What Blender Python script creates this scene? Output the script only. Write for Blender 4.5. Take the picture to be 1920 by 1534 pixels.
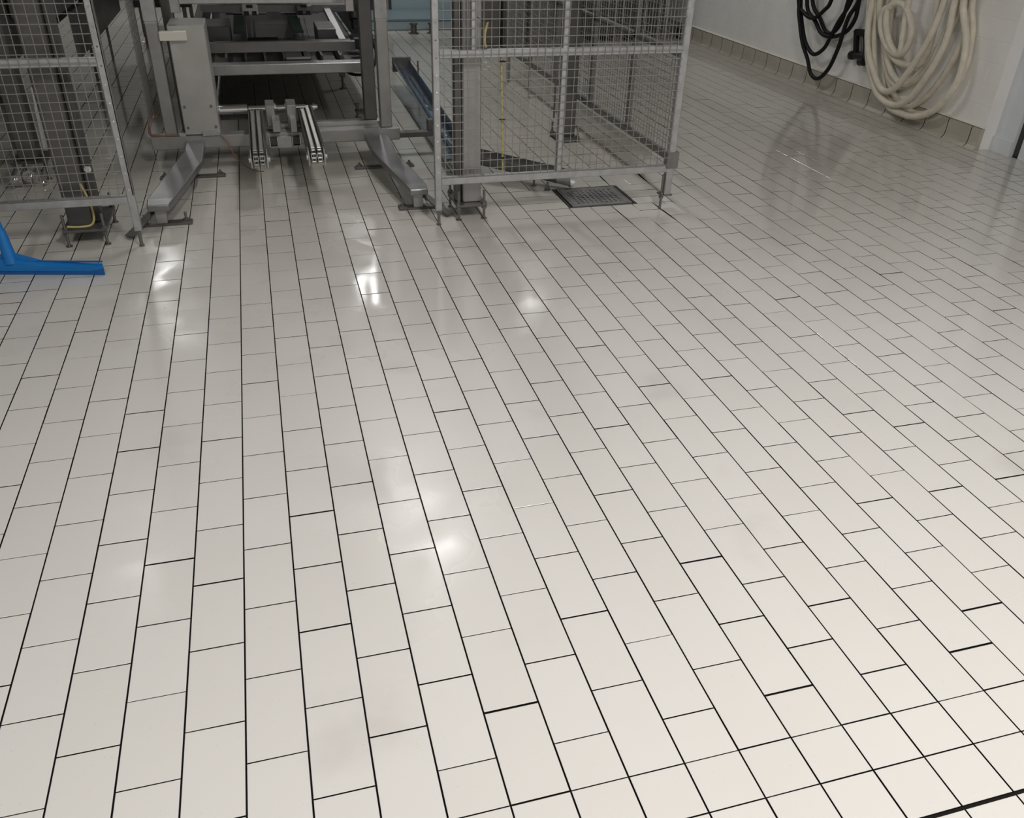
import bpy, bmesh, math, random
from mathutils import Vector, Matrix
random.seed(7)
S = bpy.context.scene
COL = S.collection
for o in list(bpy.data.objects): bpy.data.objects.remove(o)

# ------------------------------------------------------------------ camera
FPX, PIT, ROL, YAW = 1575.3451, 0.5659560, 0.0303882, 0.2859878
CAM = Vector((0.21155, -0.97104, 1.61067))
fwd = Vector((math.sin(YAW)*math.cos(PIT), math.cos(YAW)*math.cos(PIT), -math.sin(PIT)))
rt = Vector((math.cos(YAW), -math.sin(YAW), 0)); up = rt.cross(fwd)
r2 = rt*math.cos(ROL)+up*math.sin(ROL); u2 = -rt*math.sin(ROL)+up*math.cos(ROL)
cd = bpy.data.cameras.new('camera'); cd.sensor_fit = 'HORIZONTAL'; cd.sensor_width = 36
cd.lens = FPX/1920*36; cd.clip_start = .02; cd.clip_end = 60
co = bpy.data.objects.new('camera', cd); COL.objects.link(co)
M = Matrix((r2, u2, -fwd)).transposed().to_4x4(); M.translation = CAM
co.matrix_world = M; S.camera = co

# ------------------------------------------------------------------ light
w = bpy.data.worlds.new('world'); S.world = w; w.use_nodes = True
w.node_tree.nodes['Background'].inputs[0].default_value = (.8, .88, 1, 1)
w.node_tree.nodes['Background'].inputs[1].default_value = .15
def lamp(x, y, e, lx=.18, ly=1.3, z=3.48, c=(.99, .985, .97)):
    l = bpy.data.lights.new('ceiling_light', 'AREA'); l.shape = 'RECTANGLE'; l.size = lx; l.size_y = ly
    l.energy = e; l.color = (1, .965, .925) if y < 1 else c
    o = bpy.data.objects.new('ceiling_light', l); COL.objects.link(o); o.location = (x, y, z)
    return o
LAMPS = [(1.6, -.6, 112), (-1.5, -.8, 44), (1.32, 5.3, 31), (-1.35, 5.3, 7), (1.35, 10.4, 22), (-1.4, 10.6, 26), (3.9, -.4, 34), (3.4, 8.6, 23)]
for a in LAMPS: lamp(*a)
S.view_settings.view_transform = 'Standard'; S.view_settings.look = 'None'
S.view_settings.gamma = 1; S.view_settings.use_curve_mapping = False
S.view_settings.exposure = 0.04

# ------------------------------------------------------------------ helpers
def tag(o, label=None, cat=None, group=None, kind=None):
    if label: o['label'] = label
    if cat: o['category'] = cat
    if group: o['group'] = group
    if kind: o['kind'] = kind
    return o
def empty(name, loc, label, cat, group=None):
    o = bpy.data.objects.new(name, None); COL.objects.link(o); o.location = loc; o.empty_display_size = .1
    tag(o, label, cat, group); o['_'] = 1; del o['_']
    return o
def link(name, me, parent=None):
    o = bpy.data.objects.new(name, me); COL.objects.link(o)
    if parent is not None:
        o.parent = parent
        o.matrix_parent_inverse = Matrix.Translation(-worldloc(parent))
    return o
def worldloc(o):
    v = Vector(o.location)
    # children are given in world coordinates, their own location stays zero
    return v
class MB:
    def __init__(s): s.v = []; s.f = []; s.m = []
    def add(s, vs, fs, mi=0):
        b = len(s.v); s.v += [tuple(v) for v in vs]; s.f += [tuple(b+i for i in f) for f in fs]; s.m += [mi]*len(fs); return s
    def box(s, x0, x1, y0, y1, z0, z1, c=0., mi=0):
        if c <= 0:
            vs = [(x0,y0,z0),(x1,y0,z0),(x1,y1,z0),(x0,y1,z0),(x0,y0,z1),(x1,y0,z1),(x1,y1,z1),(x0,y1,z1)]
            return s.add(vs, [(3,2,1,0),(4,5,6,7),(0,1,5,4),(1,2,6,5),(2,3,7,6),(3,0,4,7)], mi)
        vs = []; X = (x0, x1); Y = (y0, y1); Z = (z0, z1); idx = {}
        for i in (0,1):
            for j in (0,1):
                for k in (0,1):
                    dx = c if i == 0 else -c; dy = c if j == 0 else -c; dz = c if k == 0 else -c
                    idx[i,j,k,0] = len(vs); vs.append((X[i], Y[j]+dy, Z[k]+dz))
                    idx[i,j,k,1] = len(vs); vs.append((X[i]+dx, Y[j], Z[k]+dz))
                    idx[i,j,k,2] = len(vs); vs.append((X[i]+dx, Y[j]+dy, Z[k]))
        fs = []
        for i in (0,1): fs.append(tuple(idx[i,j,k,0] for j,k in ((0,0),(1,0),(1,1),(0,1))))
        for j in (0,1): fs.append(tuple(idx[i,j,k,1] for i,k in ((0,0),(1,0),(1,1),(0,1))))
        for k in (0,1): fs.append(tuple(idx[i,j,k,2] for i,j in ((0,0),(1,0),(1,1),(0,1))))
        for j in (0,1):
            for k in (0,1): fs.append((idx[0,j,k,1], idx[1,j,k,1], idx[1,j,k,2], idx[0,j,k,2]))
        for i in (0,1):
            for k in (0,1): fs.append((idx[i,0,k,0], idx[i,1,k,0], idx[i,1,k,2], idx[i,0,k,2]))
        for i in (0,1):
            for j in (0,1): fs.append((idx[i,j,0,0], idx[i,j,1,0], idx[i,j,1,1], idx[i,j,0,1]))
        for i in (0,1):
            for j in (0,1):
                for k in (0,1): fs.append((idx[i,j,k,0], idx[i,j,k,1], idx[i,j,k,2]))
        return s.add(vs, fs, mi)
    def bar(s, p, q, w_, h, upv=(0,0,1), c=0., mi=0):
        p = Vector(p); q = Vector(q); d = q-p; L = d.length; d.normalize()
        u = Vector(upv); sdir = d.cross(u)
        if sdir.length < 1e-5: sdir = Vector((1,0,0))
        sdir.normalize(); u = sdir.cross(d)
        t = MB().box(-w_/2, w_/2, 0, L, -h/2, h/2, c)
        return s.add([p+sdir*v[0]+d*v[1]+u*v[2] for v in t.v], t.f, mi)
    def cyl(s, p, q, r, n=12, r1=None, mi=0, cap=True):
        p = Vector(p); q = Vector(q); d = (q-p).normalized(); r1 = r if r1 is None else r1
        a = d.orthogonal().normalized(); b = d.cross(a); vs = []
        for k, (c_, rr) in enumerate(((p, r), (q, r1))):
            for i in range(n):
                t = 2*math.pi*i/n; vs.append(c_+(a*math.cos(t)+b*math.sin(t))*rr)
        fs = [(i, (i+1) % n, n+(i+1) % n, n+i) for i in range(n)]
        if cap: fs += [tuple(range(n-1, -1, -1)), tuple(range(n, 2*n))]
        return s.add(vs, fs, mi)
    def tube(s, pts, r, n=8, closed=False, mi=0):
        pts = [Vector(p) for p in pts]; N = len(pts); T = []
        for i in range(N):
            a = pts[(i-1) % N] if (closed or i > 0) else pts[i]
            b = pts[(i+1) % N] if (closed or i < N-1) else pts[i]
            T.append((b-a).normalized())
        u = T[0].orthogonal().normalized(); vs = []
        for i in range(N):
            u = (u-T[i]*u.dot(T[i])).normalized(); v = T[i].cross(u)
            for k in range(n):
                t = 2*math.pi*k/n; vs.append(pts[i]+(u*math.cos(t)+v*math.sin(t))*r)
        fs = []
        for i in range(N if closed else N-1):
            j = (i+1) % N
            for k in range(n): fs.append((i*n+k, i*n+(k+1) % n, j*n+(k+1) % n, j*n+k))
        if not closed: fs += [tuple(range(n-1, -1, -1)), tuple((N-1)*n+k for k in range(n))]
        return s.add(vs, fs, mi)
    def prism(s, poly, axis, a, b, mi=0):
        # poly in the two other axes (cyclic order), extruded along axis from a to b
        n = len(poly); vs = []
        for t in (a, b):
            for p, q in poly: vs.append({'x': (t,p,q), 'y': (p,t,q), 'z': (p,q,t)}[axis])
        return s.add(vs, [tuple(range(n-1, -1, -1)), tuple(range(n, 2*n))]+[(i, (i+1) % n, n+(i+1) % n, n+i) for i in range(n)], mi)
    def nut(s, x, y, z, r=.011, h=.009): return s.cyl((x,y,z), (x,y,z+h), r, 6)
    def mesh(s, name, mats, smooth=False):
        me = bpy.data.meshes.new(name); me.from_pydata(s.v, [], s.f)
        for m in (mats if isinstance(mats, (list, tuple)) else [mats]): me.materials.append(m)
        if any(s.m): me.polygons.foreach_set('material_index', s.m)
        bm = bmesh.new(); bm.from_mesh(me); bmesh.ops.recalc_face_normals(bm, faces=bm.faces); bm.to_mesh(me); bm.free()
        if smooth:
            me.polygons.foreach_set('use_smooth', [True]*len(me.polygons))
            try: me.set_sharp_from_angle(angle=math.radians(40))
            except Exception: pass
        me.update(); return me
    def build(s, name, mats, parent=None, smooth=False, kind=None, label=None):
        o = link(name, s.mesh(name, mats, smooth), parent)
        if kind: o['kind'] = kind
        if label: o['label'] = label
        return o
def spline(pts, k=6, closed=False):
    P = [Vector(p) for p in pts]; N = len(P); out = []
    for i in range(N if closed else N-1):
        if closed: a, b, c, d = P[(i-1) % N], P[i], P[(i+1) % N], P[(i+2) % N]
        else: a, b, c, d = P[max(i-1,0)], P[i], P[i+1], P[min(i+2,N-1)]
        for j in range(k):
            t = j/k; out.append(.5*((2*b)+(c-a)*t+(2*a-5*b+4*c-d)*t*t+(3*b-a-3*c+d)*t**3))
    if not closed: out.append(P[-1])
    return out

# ------------------------------------------------------------------ materials
def mat(name, col, rough=.5, metal=0., var=.0, vscale=6., rvar=0., bump=0., bscale=60., spec=.5, coat=0.):
    m = bpy.data.materials.new(name); m.use_nodes = True; nt = m.node_tree; N = nt.nodes; L = nt.links
    b = N['Principled BSDF']; b.inputs['Base Color'].default_value = (*col, 1)
    b.inputs['Roughness'].default_value = rough; b.inputs['Metallic'].default_value = metal
    b.inputs['Specular IOR Level'].default_value = spec
    if coat: b.inputs['Coat Weight'].default_value = coat; b.inputs['Coat Roughness'].default_value = .12
    g = N.new('ShaderNodeNewGeometry')
    if var or rvar:
        t = N.new('ShaderNodeTexNoise'); t.inputs['Scale'].default_value = vscale; t.inputs['Detail'].default_value = 5
        L.new(g.outputs['Position'], t.inputs['Vector'])
        if var:
            r = N.new('ShaderNodeMapRange'); r.inputs['From Min'].default_value = .3; r.inputs['From Max'].default_value = .7
            r.inputs['To Min'].default_value = 1-var; r.inputs['To Max'].default_value = 1+var
            L.new(t.outputs['Fac'], r.inputs['Value'])
            x = N.new('ShaderNodeVectorMath'); x.operation = 'SCALE'; x.inputs[0].default_value = col
            L.new(r.outputs[0], x.inputs['Scale']); L.new(x.outputs[0], b.inputs['Base Color'])
        if rvar:
            r = N.new('ShaderNodeMapRange'); r.inputs['From Min'].default_value = .3; r.inputs['From Max'].default_value = .7
            r.inputs['To Min'].default_value = max(rough-rvar, .03); r.inputs['To Max'].default_value = rough+rvar
            L.new(t.outputs['Fac'], r.inputs['Value']); L.new(r.outputs[0], b.inputs['Roughness'])
    if bump:
        t = N.new('ShaderNodeTexNoise'); t.inputs['Scale'].default_value = bscale; t.inputs['Detail'].default_value = 3
        L.new(g.outputs['Position'], t.inputs['Vector'])
        bp = N.new('ShaderNodeBump'); bp.inputs['Strength'].default_value = bump; bp.inputs['Distance'].default_value = .002
        L.new(t.outputs['Fac'], bp.inputs['Height']); L.new(bp.outputs[0], b.inputs['Normal'])
    return m
def tile_material():
    m = bpy.data.materials.new('glazed_tile'); m.use_nodes = True; nt = m.node_tree; N = nt.nodes; L = nt.links
    b = N['Principled BSDF']; g = N.new('ShaderNodeNewGeometry'); oi = N.new('ShaderNodeObjectInfo')
    def noise(sc, det=4, off=(0,0,0), rough=.5, stretch=(1,1,1)):
        mp = N.new('ShaderNodeMapping'); mp.inputs['Location'].default_value = off; mp.inputs['Scale'].default_value = stretch
        L.new(g.outputs['Position'], mp.inputs['Vector'])
        t = N.new('ShaderNodeTexNoise'); t.inputs['Scale'].default_value = sc; t.inputs['Detail'].default_value = det; t.inputs['Roughness'].default_value = rough
        L.new(mp.outputs[0], t.inputs['Vector']); return t.outputs['Fac']
    def rng(v, a, b_, c, d, smooth=False):
        r = N.new('ShaderNodeMapRange'); L.new(v, r.inputs['Value'])
        if smooth: r.interpolation_type = 'SMOOTHSTEP'
        for k, x in zip(('From Min','From Max','To Min','To Max'), (a, b_, c, d)): r.inputs[k].default_value = x
        return r.outputs[0]
    def mth(op, a, b_):
        x = N.new('ShaderNodeMath'); x.operation = op
        for i, v in enumerate((a, b_)):
            if isinstance(v, (int, float)): x.inputs[i].default_value = v
            else: L.new(v, x.inputs[i])
        return x.outputs[0]
    def mix(f, a, b_):
        x = N.new('ShaderNodeMix'); x.data_type = 'RGBA'
        if isinstance(f, (int, float)): x.inputs['Factor'].default_value = f
        else: L.new(f, x.inputs['Factor'])
        for k, v in ((6, a), (7, b_)):
            if isinstance(v, tuple): x.inputs[k].default_value = (*v, 1)
            else: L.new(v, x.inputs[k])
        return x.outputs[2]
    rnd = mth('FRACT', mth('ADD', g.outputs['Random Per Island'], oi.outputs['Random']), 0)
    c = mix(rnd, (.645, .628, .603), (.665, .650, .627))
    sm = rng(noise(2.6, 4, (3,1,0), .5),   .58, .85, 0, .30, True)          # smears of dirt
    c = mix(sm, c, (.33, .31, .28))
    sp = rng(noise(140, 2), .70, .76, 0, .35)                                # fine speckle
    c = mix(sp, c, (.40, .37, .33))
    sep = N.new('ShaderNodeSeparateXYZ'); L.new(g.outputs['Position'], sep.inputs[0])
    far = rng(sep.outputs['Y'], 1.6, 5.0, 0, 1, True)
    c = mix(mth('MULTIPLY', far, .55), c, (.45, .42, .35))                   # brown dirt and the fading light, both painted onto tiles farther back
    L.new(c, b.inputs['Base Color'])
    rightw = rng(sep.outputs['X'], 1.6, 3.0, 0, 1, True)
    wet = rng(mth('ADD', noise(1.15, 3, (7.3, 2.2, 0), .55), mth('MULTIPLY', mth('ADD', far, mth('MULTIPLY', rightw, .6)), .26)), .48, .68, 0, 1, True)
    pud = rng(noise(2.6, 2, (1.7, 5.1, 0)), .58, .68, 0, 1, True)
    pud = mth('MULTIPLY', pud, rng(sep.outputs['Y'], 1.7, 2.3, 0, 1))
    ro = mth('ADD', rng(wet, 0, 1, .36, .075), rng(noise(9, 3), .3, .7, -.02, .05))
    ro2 = N.new('ShaderNodeMix'); ro2.data_type = 'FLOAT'; L.new(pud, ro2.inputs[0]); L.new(ro, ro2.inputs[2]); ro2.inputs[3].default_value = .09
    L.new(ro2.outputs[0], b.inputs['Roughness'])
    b.inputs['Specular IOR Level'].default_value = .55
    h = mth('ADD', mth('MULTIPLY', noise(420, 2), .10), mth('MULTIPLY', noise(7, 2), .8))
    h = mth('ADD', h, mth('MULTIPLY', rnd, 0))
    bp = N.new('ShaderNodeBump'); bp.inputs['Strength'].default_value = .30; bp.inputs['Distance'].default_value = .0015
    L.new(h, bp.inputs['Height']); L.new(bp.outputs[0], b.inputs['Normal'])
    return m
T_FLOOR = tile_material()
GROUT = mat('dark_grout', (.012, .011, .010), .9, spec=.1)
PLASTERR = mat('white_wall_paint', (.86, .85, .83), .55, var=.04, vscale=2, bump=.15, bscale=90)
PLASTER = mat('white_plaster', (.62, .61, .585), .6, var=.05, vscale=2, bump=.15, bscale=90)
WALLB = mat('white_painted_block', (.88, .865, .84), .55, var=.03, vscale=5, bump=.2, bscale=70)
PILW = mat('grey_white_paint', (.70, .73, .77), .5, var=.04)
BASET = mat('beige_skirting_tile', (.47, .44, .375), .3, var=.08, vscale=7)
LEDGE = mat('white_ledge_paint', (.78, .75, .68), .45)
GALV = mat('galvanised_steel', (.47, .475, .48), .45, .65, var=.12, vscale=25, rvar=.08)
GALVD = mat('dull_galvanised_steel', (.25, .245, .24), .5, .7, var=.12, vscale=20, rvar=.08)
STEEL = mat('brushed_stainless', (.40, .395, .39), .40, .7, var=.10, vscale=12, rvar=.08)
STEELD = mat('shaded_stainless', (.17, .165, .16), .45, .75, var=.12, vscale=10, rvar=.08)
STEELM = mat('worn_stainless', (.27, .27, .275), .38, .7, var=.1, vscale=8, rvar=.08)
CHAIN = mat('oiled_chain_steel', (.50, .50, .48), .22, 1.0)
CHROME = mat('polished_steel', (.80, .80, .80), .12, 1.0)
BOLT = mat('bolt_steel', (.24, .23, .22), .4, .9)
COVER = mat('drive_cover_sheet', (.50, .495, .48), .42, .55, var=.08, vscale=9, rvar=.06)
WIRE = mat('mesh_wire', (.33, .32, .31), .4, .7)
DARK = mat('black_rubber', (.012, .012, .013), .5)
HOSEB = mat('black_hose_rubber', (.006, .006, .007), .55, spec=.3)
HOSEC = mat('cream_hose_rubber', (.72, .67, .56), .5, var=.12, vscale=14)
BLUE = mat('blue_plastic', (.004, .17, .52), .4, var=.05)
BLUED = mat('deep_blue_rubber', (.004, .10, .34), .5)
GRATE = mat('drain_steel', (.30, .30, .30), .42, .5, var=.15, vscale=30)
YEL = mat('yellow_tube', (.50, .43, .17), .45)
ORG = mat('orange_tube', (.27, .10, .045), .5)
GREEN = mat('dark_green_belt', (.008, .035, .028), .5)
TROUGH = mat('blue_lit_steel', (.17, .23, .31), .2, .95, rvar=.08, vscale=9)  # steel tinted blue to stand for the blue light it reflects
DKMACH = mat('dark_machine_housing', (.09, .088, .085), .5, .3, var=.15, vscale=5)
MIDGREY = mat('grey_cabinet_paint', (.20, .20, .19), .45, .2, var=.06, vscale=4)
PALEBLUE = mat('pale_blue_panel', (.40, .51, .55), .5)
BLUEGREY = mat('blue_grey_plinth', (.20, .26, .29), .45)
WHITEP = mat('white_plastic', (.62, .62, .60), .45)
LENS = mat('clear_plastic_motor_cap', (.75, .75, .76), .1, .9)
DOORD = mat('dark_door_edge', (.05, .048, .045), .5)
CEIL = mat('ceiling_panel', (.34, .34, .33), .7)

# ------------------------------------------------------------------ room
W = .13; Lt = .2308683
FX0, FX1, FY0, FY1 = -5.0, 5.2, -3.2, 13.0
def room(name, b, m): o = b.build(name, m); o['kind'] = 'structure'; return o
floor = room('floor', MB().box(FX0, 5.4, FY0, FY1, -.12, -.0055), GROUT)
wall_right = room('wall_right', MB().box(5.1985, 5.4, 4.09, FY1, -.0035, 3.5), PLASTERR)
wall_front_part = room('trim_1', MB().box(5.30, 5.5, 3.905, 4.09, -.0035, 3.5).box(5.285, 5.30, 3.905, 4.088, -.0035, .10), PILW)
door_1 = room('door_1', MB().box(5.33, 5.42, 3.835, 3.905, 0, 2.2).box(5.36, 5.42, 2.6, 3.70, 0, 2.2), [DOORD])
room('trim_2', MB().box(5.30, 5.5, 3.70, 3.835, -.0035, 3.5, .006), PILW)
room('wall_side', MB().box(5.42, 5.6, FY0, 3.70, -.0035, 3.5), PLASTER)
room('wall_back', MB().box(FX0, 5.4, FY1, FY1+.2, -.0035, 3.5), PLASTER)
room('wall_left', MB().box(FX0-.2, FX0, FY0, FY1, -.0035, 3.5), PLASTER)
room('wall_front', MB().box(FX0, 5.6, FY0-.2, FY0, -.0035, 3.5), PLASTER)
room('ceiling', MB().box(FX0, 5.6, FY0, FY1, 3.5, 3.6), CEIL)
# wall blocks: courses of painted block on the right wall
hb = .1405; lb = .285; cnt = 0
for r in range(9):
    y = 4.092 + (0 if r % 2 else -lb/2)
    while y < 10.2 and cnt < 290:
        a = max(y, 4.092); b_ = y+lb-.002
        if b_-a > .03:
            MB().box(5.1968-random.random()*.0006, 5.21, a, b_, .158+r*hb, .158+(r+1)*hb-.002, .0012).build('block', WALLB, wall_right); cnt += 1
        y += lb
# skirting
base = room('baseboard_right', MB().box(5.186, 5.198, 4.12, 10.6, 0, .149), GROUT)
MB().prism([(5.2045, .150), (5.178, .150), (5.172, .156), (5.178, .161), (5.2045, .170)], 'y', 4.092, 12.9).build('ledge', LEDGE, base)
y = 4.095; seg = .105
while y < 10.4:
    y1 = y+seg-.007
    # tile with a cove foot
    pr = [(5.190, .148), (5.178, .146), (5.176, .05), (5.170, .022), (5.152, .004), (5.150, .0005), (5.190, .0005)]
    b = MB().prism(pr, 'y', y, y1); b.m[0] = 1 if y > 4.1 else 0; b.m[1] = 1; b.build('skirting_tile', [BASET, GROUT], base); y += seg; seg = .2425+random.uniform(-.004, .004)
# ------------------------------------------------------------------ floor tiles
tiles = []
def sstep(x): x = max(0, min(1, x)); return x*x*(3-2*x)
def warp(x, y):
    c = x/W; r = y/Lt
    k = max(0, min(1, (r-5)/6))
    dx = .40*max(0, min(1, (c-14)/16))*min(1, k*1.35)
    dr = .19*max(0, min(1, (c-17)/6))*max(0, min(1, (r-5)/4))
    if 11.5 < c < 19.5 and 14.4 < r < 17: dx = 0; dr = 0
    return (c+dx)*W, (r+dr)*Lt
def tile(x0, x1, y0, y1, g=None):
    gx = .0021; gy = random.choice((.0013, .0017, .0021, .0025)) if g is None else g
    tiles.append((x0+gx, x1-gx, y0+gy, y1-random.choice((.0012, .0015, .0018))))
def column(c, r0, r1):
    """a column of running tiles between row r0 and r1"""
    x0, x1 = c*W, (c+1)*W; off = 0 if c % 2 == 0 else .5
    k = math.ceil((r0-off)-1e-6)
    edges = [r0]+[k+off+i for i in range(400) if r0+1e-3 < k+off+i < r1-1e-3]+[r1]
    prev = edges[0]*Lt
    for i in range(1, len(edges)):
        e = edges[i]*Lt+(random.gauss(0, .0016) if i < len(edges)-1 else 0)
        g = None
        rr = random.random()
        if rr > .93: g = .0042
        elif rr > .80: g = .0028
        tile(x0, x1, prev, e, g); prev = e
RMAX = 56
for c in range(-26, 41):
    if -9 <= c <= -8:
        column(c, 0, 10); column(c, 13, RMAX)
    elif 12 <= c <= 18:
        column(c, 0, 15); column(c, 16.5, RMAX)
    else: column(c, 0, RMAX)
    for k, (a, b_) in enumerate(((-.11705, 0), (-.23753, -.11705), (-.3625, -.2435), (-.479, -.3625), (-.71, -.479), (-.94, -.71))):
        tile(c*W, (c+1)*W, a, b_, .0017)
for k in range(6): tile(-9*W, -7*W, (10+k*.5)*Lt, (10.5+k*.5)*Lt, .0042)
for k in range(3):
    a, b_ = (15+k*.5)*Lt, (15.5+k*.5)*Lt
    tile(12*W, 1.826, a, b_, .0036); tile(2.246, 19*W, a, b_, .0036)
def proj(p):
    d = Vector(p)-CAM; z = d.dot(fwd)
    if z < .05: return None
    return (960+FPX*d.dot(r2)/z, 767-FPX*d.dot(u2)/z)
def area(t):
    q = [proj((*warp(x, y), 0)) for x, y in ((t[0],t[2]), (t[1],t[2]), (t[1],t[3]), (t[0],t[3]))]
    if None in q or all(not (0 <= a <= 1920 and 0 <= b_ <= 1534) for a, b_ in q): return 0
    q = [(min(max(a, 0), 1920), min(max(b_, 0), 1534)) for a, b_ in q]
    return .5*abs(sum(q[i][0]*q[(i+1) % 4][1]-q[(i+1) % 4][0]*q[i][1] for i in range(4)))
def clipx(x, y):
    return min(x, 5.283 if y > 3.84 else 5.35)
def tile_mb(b, t, dz=0):
    c = .0007; cs = []
    for x, y in ((t[0],t[2]), (t[1],t[2]), (t[1],t[3]), (t[0],t[3])):
        X, Y = warp(x, y); cs.append((X, Y))
    mx = sum(p[0] for p in cs)/4; my = sum(p[1] for p in cs)/4
    def ins(p, k): return (p[0]+(k if p[0] < mx else -k), p[1]+(k if p[1] < my else -k))
    ta, tb = random.gauss(0, .0022), random.gauss(0, .0018)   # every tile is laid a touch out of level
    def tz(p): return dz+ta*(p[0]-mx)+tb*(p[1]-my)
    A = [(clipx(*ins(p, c)), ins(p, c)[1], tz(p)) for p in cs]
    B = [(clipx(*p), p[1], tz(p)-c*.7) for p in cs]
    D = [(clipx(*p), p[1], -.0055) for p in cs]
    if max(a[0] for a in B)-min(a[0] for a in B) < .006: return
    vs = A+B+D
    fs = [(0,1,2,3)]
    for i in range(4):
        j = (i+1) % 4; fs += [(i, 4+i, 4+j, j), (4+i, 8+i, 8+j, 4+j)]
    b.add(vs, fs[:1]+fs[1::2]); b.add([], [])
    n0 = len(b.v)-12; b.f += [tuple(n0+i for i in f) for f in fs[2::2]]; b.m += [1]*4
tiles = [(area(t), t) for t in tiles]; tiles.sort(key=lambda a: -a[0])
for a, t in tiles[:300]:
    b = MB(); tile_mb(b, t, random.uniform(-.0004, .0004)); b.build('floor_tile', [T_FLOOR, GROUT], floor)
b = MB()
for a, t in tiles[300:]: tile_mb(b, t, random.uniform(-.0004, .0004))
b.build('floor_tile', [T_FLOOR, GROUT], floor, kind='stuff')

# ------------------------------------------------------------------ wire mesh fences
def wires_xz(b, x0, x1, z0, z1, y, sp=.04, r=.0016, ph=0):
    z = z0+ph
    while z < z1: b.box(x0, x1, y-r, y+r, z-r, z+r); z += sp
    x = x0+.02
    while x < x1: b.box(x-r, x+r, y+r, y+3*r, z0, z1); x += sp
def wires_yz(b, y0, y1, z0, z1, x, sp=.04, r=.0016):
    z = z0+.01
    while z < z1: b.box(x-r, x+r, y0, y1, z-r, z+r); z += sp
    y = y0+.02
    while y < y1: b.box(x+r, x+3*r, y-r, y+r, z0, z1); y += sp
TOPZ = 2.05
def fence_front(name, xp, xe, label, mull, flip, extra=None):
    """post at xp (tall leg to the floor), panel runs to xe"""
    t = empty(name, (xp, 3.35, 0), label, 'fence', 'wire mesh safety fence panels')
    s = 1 if xe > xp else -1
    a, b_ = min(xp, xe), max(xp, xe)
    MB().box(xp-.017, xp+.017, 3.33, 3.365, .082, TOPZ, .003).build('post', GALV, t)
    ft = MB().cyl((xp, 3.347, .0), (xp, 3.347, .085), .0085, 10).cyl((xp, 3.347, 0), (xp, 3.347, .006), .013, 10)
    ft.build('levelling_foot', BOLT, t)
    x0 = xp+s*.017
    for z0, z1 in ((.219, .259), (.846, .882), (TOPZ-.04, TOPZ)):
        MB().box(min(x0, xe), max(x0, xe), 3.332, 3.368, z0, z1, .003).build('rail', GALV, t)
    for (mx, mz0, mz1, wd) in mull: MB().box(mx-wd/2, mx+wd/2, 3.334, 3.366, mz0, mz1, .003).build('mullion', GALV, t)
    m = MB(); wires_xz(m, min(x0, xe)+.001, max(x0, xe)-.001, .262, TOPZ-.04, 3.326)
    m.build('wire_mesh', WIRE, t, kind='stuff')
    rv = MB(); z = .29
    while z < 1.95: rv.cyl((xp, 3.3295, z), (xp, 3.326, z), .0045, 8); z += .08
    rv.build('rivet', CHROME, t, kind='stuff')
    return t
fr = fence_front('mesh_fence_panel', 1.037, 2.352, 'galvanised wire mesh fence panel facing the camera, behind the floor drain', [(1.702, .259, TOPZ-.04, .028), (1.226, .882, TOPZ-.04, .022)], False)
MB().box(2.345, 2.385, 3.332, 3.372, .088, TOPZ, .004).build('post', GALV, fr)
MB().box(2.335, 2.405, 3.325, 3.378, .24, .33, .003).build('corner_bracket', GALVD, fr)
MB().box(2.33, 2.40, 3.34, 3.40, .078, .086).cyl((2.337, 3.352, 0), (2.337, 3.352, .20), .007, 10).nut(2.337, 3.352, .087, .013, .012).nut(2.337, 3.352, .064, .013, .012).build('levelling_foot', BOLT, fr)
fl = fence_front('mesh_fence_panel', -.470, -2.3, 'dull wire mesh fence panel at the upper left, behind the blue squeegee', [(-1.55, .259, TOPZ-.04, .028)], True)
MB().box(-.462, -.452, 3.33, 3.362, .26, TOPZ, .002).build('edge_strip', GALVD, fl)
# side panel receding from the right corner
sp_ = empty('mesh_fence_panel', (2.39, 4.5, 0), 'wire mesh fence side panel running back from the right corner post', 'fence', 'wire mesh safety fence panels')
for z0, z1 in ((.262, .302), (.81, .846), (TOPZ-.04, TOPZ)): MB().box(2.37, 2.40, 3.384, 6.9, z0, z1, .003).build('rail', GALVD, sp_)
for y in (4.04, 4.72, 5.5, 6.2, 6.88): MB().box(2.37, 2.40, y-.018, y+.018, .303 if y < 6.8 else .01, TOPZ-.04, .003).build('post', GALVD, sp_)
m = MB(); wires_yz(m, 3.384, 6.85, .305, TOPZ-.04, 2.366); m.build('wire_mesh', WIRE, sp_, kind='stuff')
for y in (5.5, 6.2): MB().cyl((2.385, y, 0), (2.385, y, .30), .008, 8).build('levelling_foot', BOLT, sp_)
# inner panel left of machine
ip = empty('mesh_fence_panel', (-.52, 5.05, 0), 'narrow wire mesh guard panel beside the left machine upright', 'fence', 'wire mesh safety fence panels')
MB().box(-.516, -.512, 5.25, 5.256, .20, TOPZ).build('edge_wire', BOLT, ip)
MB().box(-.517, -.511, 4.87, 5.25, .20, .206).build('edge_wire', BOLT, ip)
MB().box(-.517, -.511, 4.87, 4.876, 0, .20).build('leg', BOLT, ip)
m = MB(); wires_yz(m, 4.87, 5.25, .22, TOPZ-.03, -.515); m.build('wire_mesh', WIRE, ip, kind='stuff')

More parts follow.
